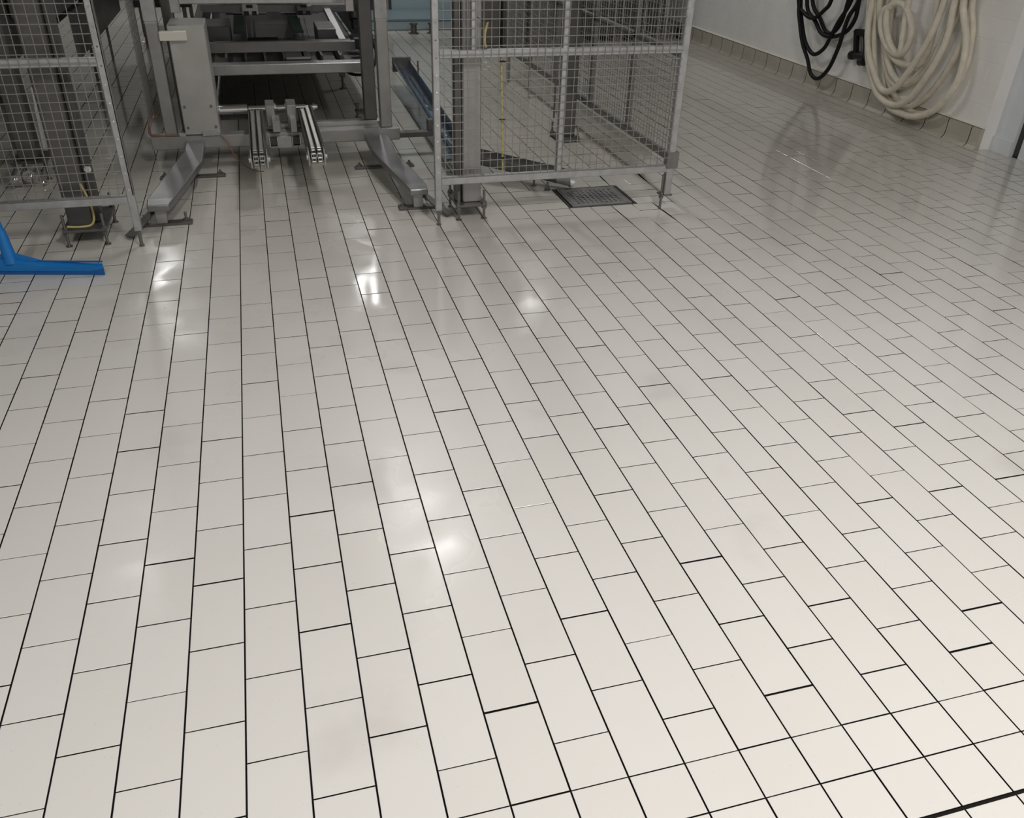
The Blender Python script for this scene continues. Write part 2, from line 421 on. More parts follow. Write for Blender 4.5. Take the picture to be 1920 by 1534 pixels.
# ------------------------------------------------------------------ machine columns on bolted plates
def machine_column(x0, x1, y0, y1, zp, label, mt, name='steel_column', pl=None, bolts=True, group='bolted steel columns', h=2.4):
    t = empty(name, ((x0+x1)/2, (y0+y1)/2, 0), label, 'column', group)
    px0, px1, py0, py1 = pl
    MB().box(px0, px1, py0, py1, zp-.012, zp, .002).build('base_plate', STEELD, t)
    MB().box(x0, x1, y0, y1, zp, h, .006).build('post', mt, t)
    for bx in (px0+.014, px1-.014):
        for by in (py0+.014, py1-.014):
            MB().cyl((bx, by, 0), (bx, by, zp+.075), .0075, 8).nut(bx, by, zp, .014, .013).nut(bx, by, zp-.026, .014, .013).cyl((bx, by, 0), (bx, by, .004), .016, 10).build('levelling_bolt', BOLT, t)
    return t
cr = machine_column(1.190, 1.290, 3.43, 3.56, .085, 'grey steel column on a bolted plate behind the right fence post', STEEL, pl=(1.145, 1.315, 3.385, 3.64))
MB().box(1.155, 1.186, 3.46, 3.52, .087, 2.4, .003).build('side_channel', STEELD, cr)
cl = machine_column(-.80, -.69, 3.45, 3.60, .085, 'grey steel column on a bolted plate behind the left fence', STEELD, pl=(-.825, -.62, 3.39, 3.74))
MB().box(-.688, -.65, 3.50, 3.56, .087, 2.4, .003).build('side_channel', DKMACH, cl)
MB().cyl((-.655, 3.46, .36), (-.655, 3.475, .36), .016, 14).build('pressure_plug', CHROME, cl, smooth=True)
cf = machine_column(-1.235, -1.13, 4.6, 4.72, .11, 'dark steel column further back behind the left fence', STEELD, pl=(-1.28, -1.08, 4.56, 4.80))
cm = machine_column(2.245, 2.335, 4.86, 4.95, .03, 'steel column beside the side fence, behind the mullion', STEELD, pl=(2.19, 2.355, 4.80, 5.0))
# yellow loop at the foot of the left column
pts = spline([(-.70, 3.44, .30), (-.678, 3.43, .22), (-.672, 3.425, .14), (-.69, 3.42, .10), (-.74, 3.415, .094), (-.80, 3.41, .10)], 6)
tag(MB().tube(pts, .0055, 8).build('yellow_tube', YEL, smooth=True), 'yellow tube looped round the foot of the left column', 'tube')
# yellow line with ties on the right fence
t = empty('yellow_tube', (1.39, 3.345, .28), 'straight yellow tube tied to the right fence below the middle rail', 'tube')
MB().tube(spline([(1.372, 3.352, .845), (1.376, 3.35, .70), (1.383, 3.35, .5), (1.39, 3.35, .27)], 5), .0055, 8).build('tube', YEL, t, smooth=True)
for z, x in ((.825, 1.373), (.54, 1.382), (.345, 1.389)): MB().box(x-.014, x+.014, 3.336, 3.358, z-.004, z+.004).cyl((x+.014, 3.338, z), (x+.026, 3.33, z+.003), .002, 5).build('cable_tie', DARK, t)
t = empty('yellow_tube', (1.30, 3.40, .89), 'short curved yellow tube above the middle rail of the right fence', 'tube')
MB().tube(spline([(1.312, 3.385, 1.01), (1.295, 3.38, .955), (1.293, 3.38, .91), (1.30, 3.38, .886)], 5), .006, 8).build('tube', YEL, t, smooth=True)
MB().box(1.28, 1.33, 3.37, 3.395, 1.005, 1.013).cyl((1.28, 3.38, 1.009), (1.25, 3.37, 1.025), .002, 5).build('cable_tie', DARK, t)

# ------------------------------------------------------------------ packaging machine frame
mc = empty('machine_infeed', (.27, 4.73, 0), 'stainless machine infeed frame with twin chain arms between the two fences', 'machine')
MB().box(-.50, 1.045, 4.68, 4.78, .11, .188, .005).build('base_beam', STEEL, mc)
MB().box(.28, 1.0, 4.79, 4.86, .13, .215, .004).build('rear_beam', STEEL, mc)
MB().box(1.046, 1.268, 4.70, 4.76, .115, .150, .003).box(1.235, 1.268, 4.705, 4.755, .15, .225, .003).build('side_bracket', STEELD, mc)
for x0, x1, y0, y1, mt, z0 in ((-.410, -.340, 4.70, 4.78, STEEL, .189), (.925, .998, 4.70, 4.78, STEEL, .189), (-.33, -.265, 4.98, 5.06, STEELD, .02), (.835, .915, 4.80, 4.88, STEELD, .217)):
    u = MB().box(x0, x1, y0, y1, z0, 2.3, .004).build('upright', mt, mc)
    if mt is STEEL: MB().box(x0-.001, x1+.001, y0-.003, y0, .832, .838).box(x0-.001, x1+.001, y0-.003, y0, .845, 2.3).build('joint_plate', GALV, u)
cov = MB().box(-.293, -.082, 4.70, 5.0, .19, .82, .005).build('drive_cover', COVER, mc)
for x, z in ((-.27, .36), (-.115, .36), (-.27, .235), (-.105, .235)): MB().cyl((x, 4.70, z), (x, 4.694, z), .009, 8).build('screw', BOLT, cov)
MB().box(-.338, -.187, 4.655, 4.699, .742, .792, .003).build('bracket_plate', LEDGE, mc)
MB().box(-.255, -.20, 4.70, 4.74, .885, 1.15, .003).build('bracket_plate', STEEL, mc)
MB().box(.75, .80, 4.70, 4.74, .885, 1.15, .003).build('bracket_plate', STEEL, mc)
MB().box(-.335, .83, 5.0, 5.07, .895, .985, .004).build('cross_beam', GALV, mc)
MB().box(-.335, .83, 5.07, 5.12, .60, .66, .003).build('cross_beam', STEELD, mc)
MB().box(-.335, .90, 5.25, 5.36, .43, .495, .004).build('cross_beam', STEEL, mc)
# shaft
sh = MB().cyl((-.08, 4.86, .30), (.095, 4.86, .30), .030, 20).build('shaft', CHROME, mc, smooth=True)
MB().cyl((.10, 4.86, .30), (.46, 4.86, .30), .017, 16).build('inner_shaft', CHROME, sh, smooth=True)
MB().cyl((.50, 4.86, .30), (.535, 4.86, .30), .013, 12).cyl((.507, 4.86, .30), (.516, 4.86, .30), .022, 12).build('shaft_nut', CHROME, sh, smooth=True)
MB().box(-.08, .09, 4.92, 5.02, .22, .27, .004).build('drive_box', DKMACH, mc)
def chain_arm(xc, lab):
    y0, y1, zc, Rr = 3.91, 4.92, .246, .044
    a = MB().box(xc-.006, xc+.006, y0+.03, 4.94, zc-.030, zc+.030, .002).build('chain_arm', DKMACH, mc)
    for e0, e1, zt, ya in ((.036, .050, .050, 3.97), (-.044, -.037, .044, 3.97)):
        MB().box(xc+e0, xc+e1, ya, 4.93, zc-.04, zc+zt, .002).build('guide_rail', STEELD, a)
    for e0, e1 in ((.040, .046), (-.046, -.040)):
        MB().prism([(y0-.032, zc-.045), (y0+.09, zc-.045), (y0+.09, zc+.035), (y0-.01, zc+.035), (y0-.032, zc+.01)], 'x', xc+e0, xc+e1).build('end_plate', GALV, a)
    per = []; p = .0225
    n = int((y1-y0)/p)
    for i in range(n): per.append((y0+(y1-y0)*i/n, zc+Rr))
    for i in range(6): t_ = math.pi/2-math.pi*i/6; per.append((y1+Rr*math.cos(t_), zc+Rr*math.sin(t_)))
    for i in range(n): per.append((y1-(y1-y0)*i/n, zc-Rr))
    for i in range(6): t_ = -math.pi/2-math.pi*i/6; per.append((y0+Rr*math.cos(t_), zc+Rr*math.sin(t_)))
    N = len(per); ch = MB()
    for i in range(N):
        P0 = Vector((0, *per[i])); Q0 = Vector((0, *per[(i+1) % N])); dd = (Q0-P0)*.16; out = 1 if i % 2 else 0
        for dx in (-.017, .017):
            for e in (-.010, .010):
                o_ = e*(1.25 if out else 1.0)
                A_ = P0-dd; B_ = Q0+dd; A_.x = B_.x = xc+dx+o_
                ch.bar(A_, B_, .0028, .015, (0, 0, 1) if abs(B_.z-A_.z) < abs(B_.y-A_.y) else (0, 1, 0))
            ch.cyl((xc+dx-.0095, *per[i]), (xc+dx+.0095, *per[i]), .0072, 8)
    ch.build('roller_chain', CHAIN, a, kind='stuff')
    for e in (-.017, .017): MB().cyl((xc+e-.004, y0, zc), (xc+e+.004, y0, zc), .034, 16).build('sprocket', BOLT, a, smooth=True)
    for e, f in ((-.046, -.056), (.046, .058)): MB().cyl((xc+e, y0, zc), (xc+f, y0, zc), .022, 14).build('axle_cap', CHROME, a, smooth=True)
chain_arm(.140, None); chain_arm(.452, None)
MB().box(.205, .262, 4.76, 4.94, .205, .335, .004).box(.235, .285, 4.62, 4.78, .205, .275, .003).cyl((.262, 4.86, .30), (.272, 4.86, .30), .028, 14).build('bearing_block', STEEL, mc)
MB().box(.335, .395, 4.76, 4.94, .205, .335, .004).box(.345, .385, 4.60, 4.78, .205, .275, .003).cyl((.328, 4.86, .30), (.335, 4.86, .30), .028, 14).build('bearing_block', STEEL, mc)
MB().box(.255, .345, 4.655, 4.679, .095, .170, .003).build('clamp_plate', GALV, mc)
for x in (.232, .372):
    MB().box(x-.022, x+.022, 4.652, 4.679, .115, .165, .002).build('clamp_block', DKMACH, mc)
    MB().box(x-.026, x-.022, 4.64, 4.679, .110, .168).box(x+.022, x+.026, 4.64, 4.679, .110, .168).box(x-.026, x+.026, 4.64, 4.679, .108, .112).build('clamp_strap', CHROME, mc)
MB().box(-.19, -.085, 4.665, 4.72, .189, .212, .002).cyl((-.10, 4.66, .20), (-.10, 4.652, .20), .008, 6).build('clamp_plate', GALV, mc)
# sloping outrigger braces
def brace(s, x0, x1, xe0, xe1, label):
    b = MB(); z1 = .140; z0 = .092; mx = (x0+x1)/2; me_ = (xe0+xe1)/2; ym = 4.15; dm = .3
    sec = [(4.69, x0, x1, .108, .160), (4.50 if s < 0 else 4.33, x0, x1, .108, .148), (4.30 if s < 0 else 4.24, x0+(xe0-x0)*(.27 if s < 0 else .12), x1+(xe1-x1)*.02, .106, .142), (3.66, xe0-(xe0-x0)*.04, xe1-(xe1-x1)*.08, .094, .132), (3.575, xe0+.012, xe1-.012, .092, .126)]
    vs = []; fs = []
    for (y, a, c, zl, zh) in sec: vs += [(a, y, zl), (c, y, zl), (c, y, zh), (a, y, zh)]
    for i in range(4):
        for k in range(4): fs.append((i*4+k, i*4+(k+1) % 4, i*4+4+(k+1) % 4, i*4+4+k))
    fs += [(0,1,2,3), (16,17,18,19)]
    b.add(vs, fs); o = b.build('outrigger', STEELM, mc, label=label)
    bv = o.modifiers.new('bevel', 'BEVEL'); bv.width = .006; bv.segments = 2
    fx = me_; fy = 3.64
    MB().box(fx-.028, fx+.028, fy-.028, fy+.028, .013, .094, .003).build('foot_post', STEEL, o)
    MB().box(fx-.11, fx+.15, fy-.03, fy+.03, .001, .013, .002).build('foot_plate', STEELD, o)
    for bx in (fx-.085, fx+.12): MB().cyl((bx, fy, .013), (bx, fy, .06), .007, 8).nut(bx, fy, .013, .016, .014).box(bx-.022, bx+.022, fy-.018, fy+.018, .013, .018).build('anchor_bolt', BOLT, o)
    MB().bar((fx+s*.02, fy+.02, .085), (fx+s*.15, 3.46, .012), .045, .008).build('stay_strip', STEELD, o)
    hx = (mx+me_)/2+(mx-me_)*.32; hy = 4.45
    MB().box(hx-.19, hx+.19, hy-.025, hy+.025, .001, .012, .002).build('foot_plate', STEELD, o)
    for bx in (hx-.16, hx+.16): MB().cyl((bx, hy, .012), (bx, hy, .04), .007, 8).nut(bx, hy, .012, .017, .014).box(bx-.02, bx+.02, hy-.016, hy+.016, .012, .017).build('anchor_bolt', BOLT, o)
    MB().box(hx-.02, hx+.02, hy-.02, hy+.02, .012, .105).build('foot_post', STEELD, o)
brace(1, .812, .957, .912, 1.035, 'outrigger on the right, sloping to a bolted foot')
brace(-1, -.298, -.188, -.455, -.325, 'outrigger on the left, sloping to a bolted foot')
# orange tubes
pts = spline([(-.43, 4.80, .30), (-.49, 4.77, .27), (-.505, 4.74, .23), (-.495, 4.70, .198), (-.44, 4.69, .195), (-.38, 4.69, .194), (-.33, 4.693, .194)], 6)
tag(MB().tube(pts, .0045, 8).build('orange_tube', ORG, smooth=True), 'orange tube lying along the left end of the base beam', 'tube')
pts = spline([(-.09, 4.67, .195), (-.05, 4.655, .14), (-.01, 4.60, .07), (.05, 4.52, .03), (.11, 4.45, .02), (.15, 4.40, .03)], 6)
tag(MB().tube(pts, .003, 8).build('orange_tube', ORG, smooth=True), 'thin reddish tube drooping in front of the base beam towards the left chain arm', 'tube')
# levelling spindles behind the beam
t = empty('levelling_spindles', (.90, 5.5, 0), 'pair of threaded levelling feet on the floor beside the right upright', 'foot')
for x, y, h in ((.865, 5.55, .16), (.905, 5.38, .13)): MB().cyl((x, y, 0), (x, y, h), .010, 8).nut(x, y, .05, .02, .02).nut(x, y, h-.02, .018, .018).cyl((x, y, 0), (x, y, .01), .026, 12).build('spindle', BOLT, t)
MB().box(.845, .925, 5.36, 5.57, .10, .115, .002).build('foot_bracket', STEELD, t)

# ------------------------------------------------------------------ rear conveyor
rc = empty('rear_conveyor', (.35, 7.0, 0), 'dark twin belt conveyor standing behind the chain arms', 'conveyor')
MB().box(-.17, .97, 5.40, 9.9, .40, .435, .004).build('frame_pan', DKMACH, rc)
MB().box(-.17, .97, 7.7, 7.73, .03, .40, .004).build('rear_shade_board', DKMACH, rc)  # board added to keep the floor under the conveyor dark
MB().box(-.175, -.16, 6.1, 7.7, .05, .40, .004).build('side_shade_board', DKMACH, rc)  # added likewise, closes the side to deepen the shade below
for i in range(7): MB().box(-.02+i*.13, -.005+i*.13, 5.5, 6.0, .44, .50).build('inner_rib', DKMACH if i % 2 else STEELD, rc)
MB().box(.38, .56, 5.45, 5.75, .436, .50, .01).build('gear_housing', STEELD, rc)
MB().box(-.24, -.18, 5.8, 9.9, .44, .62, .004).build('side_frame', STEELD, rc)
MB().box(.98, 1.04, 5.9, 9.9, .44, .62, .004).build('side_frame', STEELD, rc)
MB().box(-.20, 1.0, 6.9, 6.97, .60, .66, .004).build('cross_beam', GALVD, rc)
MB().box(-.10, .98, 6.0, 6.06, .46, .52, .003).build('cross_beam', STEELD, rc)
for x in (.085, .515):
    MB().box(x-.04, x+.04, 6.1, 9.6, .56, .575, .003).build('belt', GREEN, rc)
    MB().cyl((x-.10, 6.92, .60), (x+.22, 6.92, .60), .018, 12).build('roller', CHROME, rc, smooth=True)
    e = MB().box(x+.03, x+.16, 6.84, 7.0, .585, .665, .012).build('belt_head', WHITEP if x < .3 else GALVD, rc)
    for nx0, nx1, nz0, nz1 in ((.045, .085, .59, .62), (.11, .145, .59, .62), (.07, .12, .645, .668)): MB().box(x+nx0, x+nx1, 6.832, 6.842, nz0, nz1).build('notch', DARK, e)
    MB().cyl((x+.09, 6.3, .50), (x+.09, 6.85, .56), .006, 8).cyl((x+.05, 6.3, .50), (x+.05, 6.85, .56), .006, 8).build('tie_rod', STEEL, rc)
MB().box(.20, .50, 6.7, 6.95, .42, .54, .004).build('motor_plate', MIDGREY, rc)
MB().cyl((.14, 6.1, .50), (.36, 6.1, .50), .035, 16).build('drive_drum', DARK, rc, smooth=True)
MB().box(-.16, .02, 6.2, 6.6, .45, .60, .004).build('gear_housing', STEELD, rc)
MB().box(.66, .80, 6.15, 6.55, .45, .58, .004).build('gear_housing', STEELD, rc)
MB().bar((.84, 6.1, .50), (.80, 6.9, .62), .05, .03).build('guide_arm', STEEL, rc)
for x, y in ((.88, 6.82), (-.2, 6.82), (.88, 9.4), (-.2, 9.4)):
    MB().box(x-.025, x+.025, y-.025, y+.025, .10, .44, .003).cyl((x, y, 0), (x, y, .11), .011, 8).cyl((x, y, 0), (x, y, .008), .03, 12).build('leg', STEELD, rc)
MB().cyl((.80, 5.75, .50), (.80, 5.92, .50), .022, 12).cyl((.80, 5.74, .50), (.80, 5.78, .50), .03, 12).cyl((.79, 5.75, .36), (.79, 5.75, .49), .012, 10).build('air_valve', CHROME, rc, smooth=True)
MB().cyl((.93, 5.95, .60), (.93, 6.0, .76), .028, 12).cyl((.93, 5.95, .67), (.93, 5.97, .71), .04, 12).build('sensor', DARK, rc, smooth=True)
MB().box(.88, 1.06, 5.72, 5.92, .50, .58, .01).build('junction_box', DARK, rc)
tag(MB().tube(spline([(1.0, 5.7, .62), (1.03, 5.6, .52), (1.0, 5.5, .43), (.92, 5.45, .38), (.84, 5.5, .37), (.80, 5.62, .38)], 6), .011, 8).build('hose', DARK, smooth=True), 'black hose sagging from the junction box beside the right inner upright', 'hose')

# ------------------------------------------------------------------ left machine behind the fence
lm = empty('machine_housing', (-1.6, 6.0, 0), 'dark machine housing behind the left mesh fence', 'machine')
MB().box(-2.6, -1.25, 4.95, 7.6, .55, 2.1, .01).build('housing', DKMACH, lm)
MB().box(-1.24, -.98, 5.3, 8.6, .78, 1.9, .01).build('housing', STEELD, lm)
for x in (-1.9, -1.3):
    MB().box(x-.05, x+.05, 4.97, 5.07, .08, .55, .004).cyl((x, 5.02, 0), (x, 5.02, .08), .02, 10).build('leg', STEELD, lm)
MB().box(-1.02, -.985, 5.9, 8.3, .45, .75, .004).build('side_rail', STEELD, lm)
for lx, ly in ((-1.17, 7.4), (-1.17, 8.5)): MB().cyl((lx, ly, 0), (lx, ly, .78), .012, 8).build('leg', BOLT, lm)
for a_, r_ in (((-1.165, 4.46, .048), .044), ((-1.245, 4.44, .040), .034)):
    MB().cyl((a_[0], a_[1], a_[2]), (a_[0]+.004, a_[1]+.07, a_[2]+.015), r_, 18).cyl(a_, (a_[0], a_[1]-.02, a_[2]-.004), r_*.6, 18, r_*.4).build('motor_cap', LENS, lm, smooth=True)
MB().tube(spline([(-1.13, 4.44, .03), (-1.10, 4.43, .02), (-1.09, 4.46, .015), (-1.10, 4.50, .012)], 4), .008, 8).build('elbow', LENS, lm, smooth=True)
MB().bar((-1.095, 4.68, .16), (-1.085, 4.68, .40), .045, .012).bar((-1.085, 4.68, .40), (-1.08, 4.68, .50), .015, .012).build('guide_strip', WHITEP, lm)
MB().cyl((-1.42, 4.90, .42), (-1.30, 4.88, .42), .05, 16).cyl((-1.30, 4.88, .42), (-1.28, 4.878, .42), .03, 12).build('motor', DKMACH, lm, smooth=True)
fb = empty('far_machine', (-.55, 9.8, 0), 'dim machine frame far back between the left fence and the infeed', 'machine')
MB().box(-1.0, -.42, 9.3, 10.6, .35, 1.5, .01).build('housing', DKMACH, fb)
for x, y in ((-.93, 9.4), (-.5, 9.4), (-.93, 10.5), (-.5, 10.5)): MB().box(x-.02, x+.02, y-.02, y+.02, .06, .35).cyl((x, y, 0), (x, y, .06), .015, 8).build('leg', BOLT, fb)
for q in ((-1.0, -.86, .42, .62), (-.70, -.60, .6, .9)): MB().box(q[0], q[1], 9.285, 9.3, q[2], q[3], .003).build('panel', PALEBLUE, fb)

# ------------------------------------------------------------------ background right
for i, (x0, x1) in enumerate(((2.52, 2.76), (2.80, 3.06), (3.10, 3.36), (3.50, 3.66))):
    lab = ['grey cabinet at the back, leftmost of the row behind the right fence', 'grey cabinet at the back, second from the left behind the right fence', 'grey cabinet at the back, third from the left behind the right fence', 'narrow grey cabinet at the back, rightmost of the row behind the right fence'][i]
    t = empty('cabinet', ((x0+x1)/2, 8.85, 0), lab, 'cabinet', 'grey cabinets behind the right fence')
    MB().box(x0, x1, 8.62, 9.1, .0, 1.9, .006).build('body', MIDGREY, t)
    MB().box(x0+.015, x1-.015, 8.605, 8.618, .05, 1.86, .004).build('door', STEELD, t)
t = empty('plinth', (1.75, 10.4, 0), 'blue grey plinth on the floor at the back between infeed and right fence', 'plinth')
MB().box(1.15, 2.75, 9.95, 10.72, .0, .105, .01).build('body', PALEBLUE, t)
MB().box(1.13, 2.77, 9.93, 10.72, .105, .13, .004).build('top', BLUEGREY, t)
t = empty('pale_blue_partition', (2.3, 10.8, 0), 'pale blue partition at the very back behind the plinth', 'partition')
MB().box(1.90, 3.8, 10.76, 10.83, 0, 2.2, .004).build('panel', PALEBLUE, t)
for px in (1.88, 2.42, 2.70): MB().box(px-.015, px+.015, 10.74, 10.759, .13, 2.2, .003).build('post', DOORD, t)
t = empty('dark_locker', (1.5, 10.9, 0), 'dark locker beside the pale blue partition', 'cabinet')
MB().box(1.2, 1.85, 10.76, 11.2, 0, 2.0, .01).build('body', DKMACH, t); MB().box(1.23, 1.82, 10.74, 10.758, .1, 1.95, .004).build('door', DOORD, t)
for x, lab in ((2.0, 'left grey stool by the plinth'), (2.22, 'right grey stool by the plinth')):
    t = empty('floor_stand', (x, 9.7, 0), 'small '+lab.replace('stool', 'pedestal stand')+' at the back', 'stand', None)
    MB().cyl((x, 9.7, 0), (x, 9.7, .10), .035, 12).cyl((x, 9.7, .10), (x, 9.7, .115), .05, 14).cyl((x, 9.7, 0), (x, 9.7, .01), .06, 14).build('pedestal', STEELD, t, smooth=True)
t = empty('far_box', (5.14, 8.95, 0), 'small black box at the foot of the wall, far end of the skirting', 'box')
MB().box(5.08, 5.168, 8.88, 9.08, .001, .15, .006).build('body', DARK, t); MB().box(5.082, 5.166, 8.882, 9.078, .151, .158).build('lid', DOORD, t)

t = empty('dark_machine', (4.3, 9.2, 0), 'dark machine cabinet at the back, seen through both mesh fences', 'machine')
MB().box(3.72, 4.84, 8.92, 9.7, .05, 1.7, .01).build('body', DKMACH, t)
for i in range(4): MB().box(3.75+i*.27, 3.99+i*.27, 8.905, 8.918, .12, 1.6, .004).build('panel', DOORD, t)
for x in (3.8, 4.28, 4.76): MB().box(x-.03, x+.03, 8.93, 8.99, 0, .05).build('foot', BOLT, t)
MB().box(-.38, .80, 5.4, 9.8, 1.35, 1.75, .01).build('shade_box', MIDGREY, rc)  # unseen box added overhead to shade the rear conveyor
# ------------------------------------------------------------------ drainage trough
def half_pipe(b, p, q, r, th=.004, n=12, rim=.0):
    p = Vector(p); q = Vector(q); d = (q-p).normalized(); s = d.cross(Vector((0,0,1))).normalized(); u = s.cross(d)
    vs = []
    for c_ in (p, q):
        for rr in (r, r+th):
            for i in range(n+1):
                t_ = math.pi+math.pi*i/n; vs.append(c_+s*math.cos(t_)*rr+u*math.sin(t_)*rr)
    m_ = n+1; fs = []
    for i in range(n):
        fs += [(i, i+1, 2*m_+i+1, 2*m_+i), (m_+i, m_+i+1, 3*m_+i+1, 3*m_+i), (i, i+1, m_+i+1, m_+i), (2*m_+i, 2*m_+i+1, 3*m_+i+1, 3*m_+i)]
    fs += [(0, m_, 3*m_, 2*m_), (n, m_+n, 3*m_+n, 2*m_+n)]
    b.add(vs, fs)
tr = empty('drain_trough', (1.6, 4.2, 0), 'half round steel trough leading along the floor towards the drain grate', 'trough')
b = MB(); half_pipe(b, (1.385, 6.75, .235), (1.335, 4.20, .165), .068); b.build('channel', TROUGH, tr, smooth=True)
b = MB(); half_pipe(b, (1.36, 4.20, .165), (1.875, 3.80, .112), .070); b.build('channel', STEELD, tr, smooth=True)
b = MB(); half_pipe(b, (1.875, 3.80, .113), (1.945, 3.745, .105), .0705); b.build('spout', GALV, tr, smooth=True)
MB().box(1.26, 1.43, 4.05, 4.22, .085, .10, .003).build('joint_plate', STEELD, tr)
MB().box(1.31, 1.47, 6.75, 6.77, .14, .26, .003).build('end_cap', STEELD, tr)
for x, y, z in ((1.52, 6.68, .24), (1.44, 5.6, .20), (1.74, 3.90, .13), (1.795, 3.80, .05)): MB().cyl((x, y, 0), (x, y, z), .007, 8).cyl((x, y, 0), (x, y, .006), .018, 10).build('leg', BOLT, tr)
# low pan under the trough bend
# ------------------------------------------------------------------ floor drain
dr = empty('floor_drain', (2.035, 3.64, 0), 'square steel floor drain with a perforated grate in the tiles', 'drain')
dx0, dx1, dy0, dy1 = 1.829, 2.243, 3.463, 3.812
MB().box(dx0, dx1, dy0, dy0+.012, -.0034, .001).box(dx0, dx1, dy1-.012, dy1, -.0034, .001).box(dx0, dx0+.012, dy0+.012, dy1-.012, -.0034, .001).box(dx1-.012, dx1, dy0+.012, dy1-.012, -.0034, .001).build('frame', DOORD, dr)
b = MB(); gx0, gx1, gy0, gy1 = dx0+.022, dx1-.022, dy0+.02, dy1-.02
nx, ny = 10, 8; ix0, ix1, iy0, iy1 = gx0+.04, gx1-.04, gy0+.035, gy1-.035
# raised rim
for (a0, a1, c0, c1) in ((gx0, gx1, gy0, iy0), (gx0, gx1, iy1, gy1), (gx0, ix0, iy0, iy1), (ix1, gx1, iy0, iy1)): b.box(a0, a1, c0, c1, -.003, .0035)
cx, cy = (ix1-ix0)/nx, (iy1-iy0)/ny
for i in range(nx):
    for j in range(ny):
        mx, my = ix0+(i+.5)*cx, iy0+(j+.5)*cy; o8 = [(-1,-1),(0,-1),(1,-1),(1,0),(1,1),(0,1),(-1,1),(-1,0)]
        R = .0085
        O = [(mx+p*cx/2, my+q*cy/2, .0015) for p, q in o8]
        I = [(mx+R*(p/(math.hypot(p, q))), my+R*(q/(math.hypot(p, q))), .0015) for p, q in o8]
        D_ = [(v[0], v[1], -.003) for v in I]
        b.add(O+I+D_, [(k, (k+1) % 8, 8+(k+1) % 8, 8+k) for k in range(8)]+[(8+k, 8+(k+1) % 8, 16+(k+1) % 8, 16+k) for k in range(8)])
b.build('grate', GRATE, dr)
b = MB(); ring = []
for (qx, qy, a0) in ((gx1-.03, gy1-.028, 0), (gx0+.03, gy1-.028, 90), (gx0+.03, gy0+.028, 180), (gx1-.03, gy0+.028, 270)):
    for k in range(5): t_ = math.radians(a0+k*22.5); ring.append((qx+.018*math.cos(t_), qy+.018*math.sin(t_), .0035))
b.tube(ring, .0022, 6, closed=True); b.build('rim_bead', GALVD, dr)

# ------------------------------------------------------------------ blue squeegee
sq = empty('floor_squeegee', (-1.02, 3.10, 0), 'bright blue plastic floor squeegee standing on the tiles at the left edge', 'squeegee')
A = Vector((-.605, 3.012, 0)); Cn = Vector((-1.02, 3.105, 0)); d = (A-Cn).normalized(); nrm = Vector((-d.y, d.x, 0)); HL = (A-Cn).length
def sqv(s_, t_, z): v = Cn+d*s_+nrm*t_; return (v.x, v.y, z)
b = MB(); ns = 24; vs = []; fs = []
for i in range(ns+1):
    s_ = -HL+2*HL*i/ns; k = 1-abs(s_)/HL; hgt = .052+.030*k*k; th = .010+.012*k
    vs += [sqv(s_, -th*.6, .020), sqv(s_, th, .020), sqv(s_, th*.8, hgt), sqv(s_, -th*.3, hgt-.006), sqv(s_, -th*.8, .045)]
for i in range(ns):
    for k in range(5): fs.append((i*5+k, i*5+(k+1) % 5, i*5+5+(k+1) % 5, i*5+5+k))
fs += [(0,1,2,3,4), tuple(ns*5+k for k in range(5))]
b.add(vs, fs); b.build('head', BLUE, sq, smooth=True)
b = MB(); b.bar(sqv(-HL-.004, -.004, .0165), sqv(HL+.004, -.004, .0165), .006, .032); b.build('blade', BLUED, sq)
b = MB(); b.bar(sqv(-HL, .008, .060), sqv(HL, .008, .060), .008, .006); b.build('clamp_strip', BLUED, sq)
p0 = Vector(sqv(.02, .006, .05)); p1 = Vector(sqv(.0, .03, .20)); p2 = p1+(p1-p0).normalized()*1.15+Vector((-.12, .0, 0))
MB().cyl(p0, p1, .031, 18, .021).build('socket', BLUE, sq, smooth=True)
MB().cyl(p1-(p1-p0)*.1, p2, .0185, 18).build('handle', BLUE, sq, smooth=True)
for s_ in (-1, 1): MB().add([sqv(.02, .0, .05), sqv(.02+s_*.13, .0, .066), sqv(.02, .006, .105), sqv(.02, .012, .05), sqv(.02+s_*.13, .012, .066), sqv(.02, .018, .105)], [(0,1,2), (3,5,4), (0,1,4,3), (1,2,5,4), (0,2,5,3)]).build('gusset', BLUE, sq)

# ------------------------------------------------------------------ hoses on the wall
def hose(name, loops, top, xs, r, m, label, cat='hose'):
    path = []
    for i, l in enumerate(loops):
        x = xs[i]; ty, tz = top
        path.append((5.10, ty+.05, tz+.03*i))
        y0, z0 = l[0]; y1, z1 = l[-1]
        path.append((x, y0+(y0-ty)*.05+.0, z0+(tz-z0)*.45))
        for (y, z) in l: path.append((x+.008*math.sin(i+z*9), y, z))
        path.append((x, y1+(y1-ty)*.05, z1+(tz-z1)*.45))
    path.append((5.10, top[0]-.05, top[1]+.05))
    o = MB().tube(spline(path, 5), r, 10).build(name, m, smooth=True)
    return tag(o, label, cat)
BL = [[(6.537,.666),(6.47,.54),(6.369,.372),(6.252,.254),(6.155,.142),(6.027,.125),(5.902,.235),(5.814,.417),(5.789,.549),(5.765,.677),(5.692,.809)],
 [(6.579,.705),(6.42,.456),(6.306,.346),(6.183,.303),(6.056,.369),(5.995,.466),(5.933,.613),(5.827,.793)],
 [(6.486,.672),(6.303,.562),(6.169,.484),(6.0,.479),(5.826,.543),(5.742,.66),(5.734,.804)],
 [(6.435,.722),(6.27,.589),(6.151,.504),(6.042,.503),(5.952,.602),(5.9,.784)],
 [(6.579,.705),(6.452,.609),(6.296,.59),(6.158,.669),(6.074,.764)]]
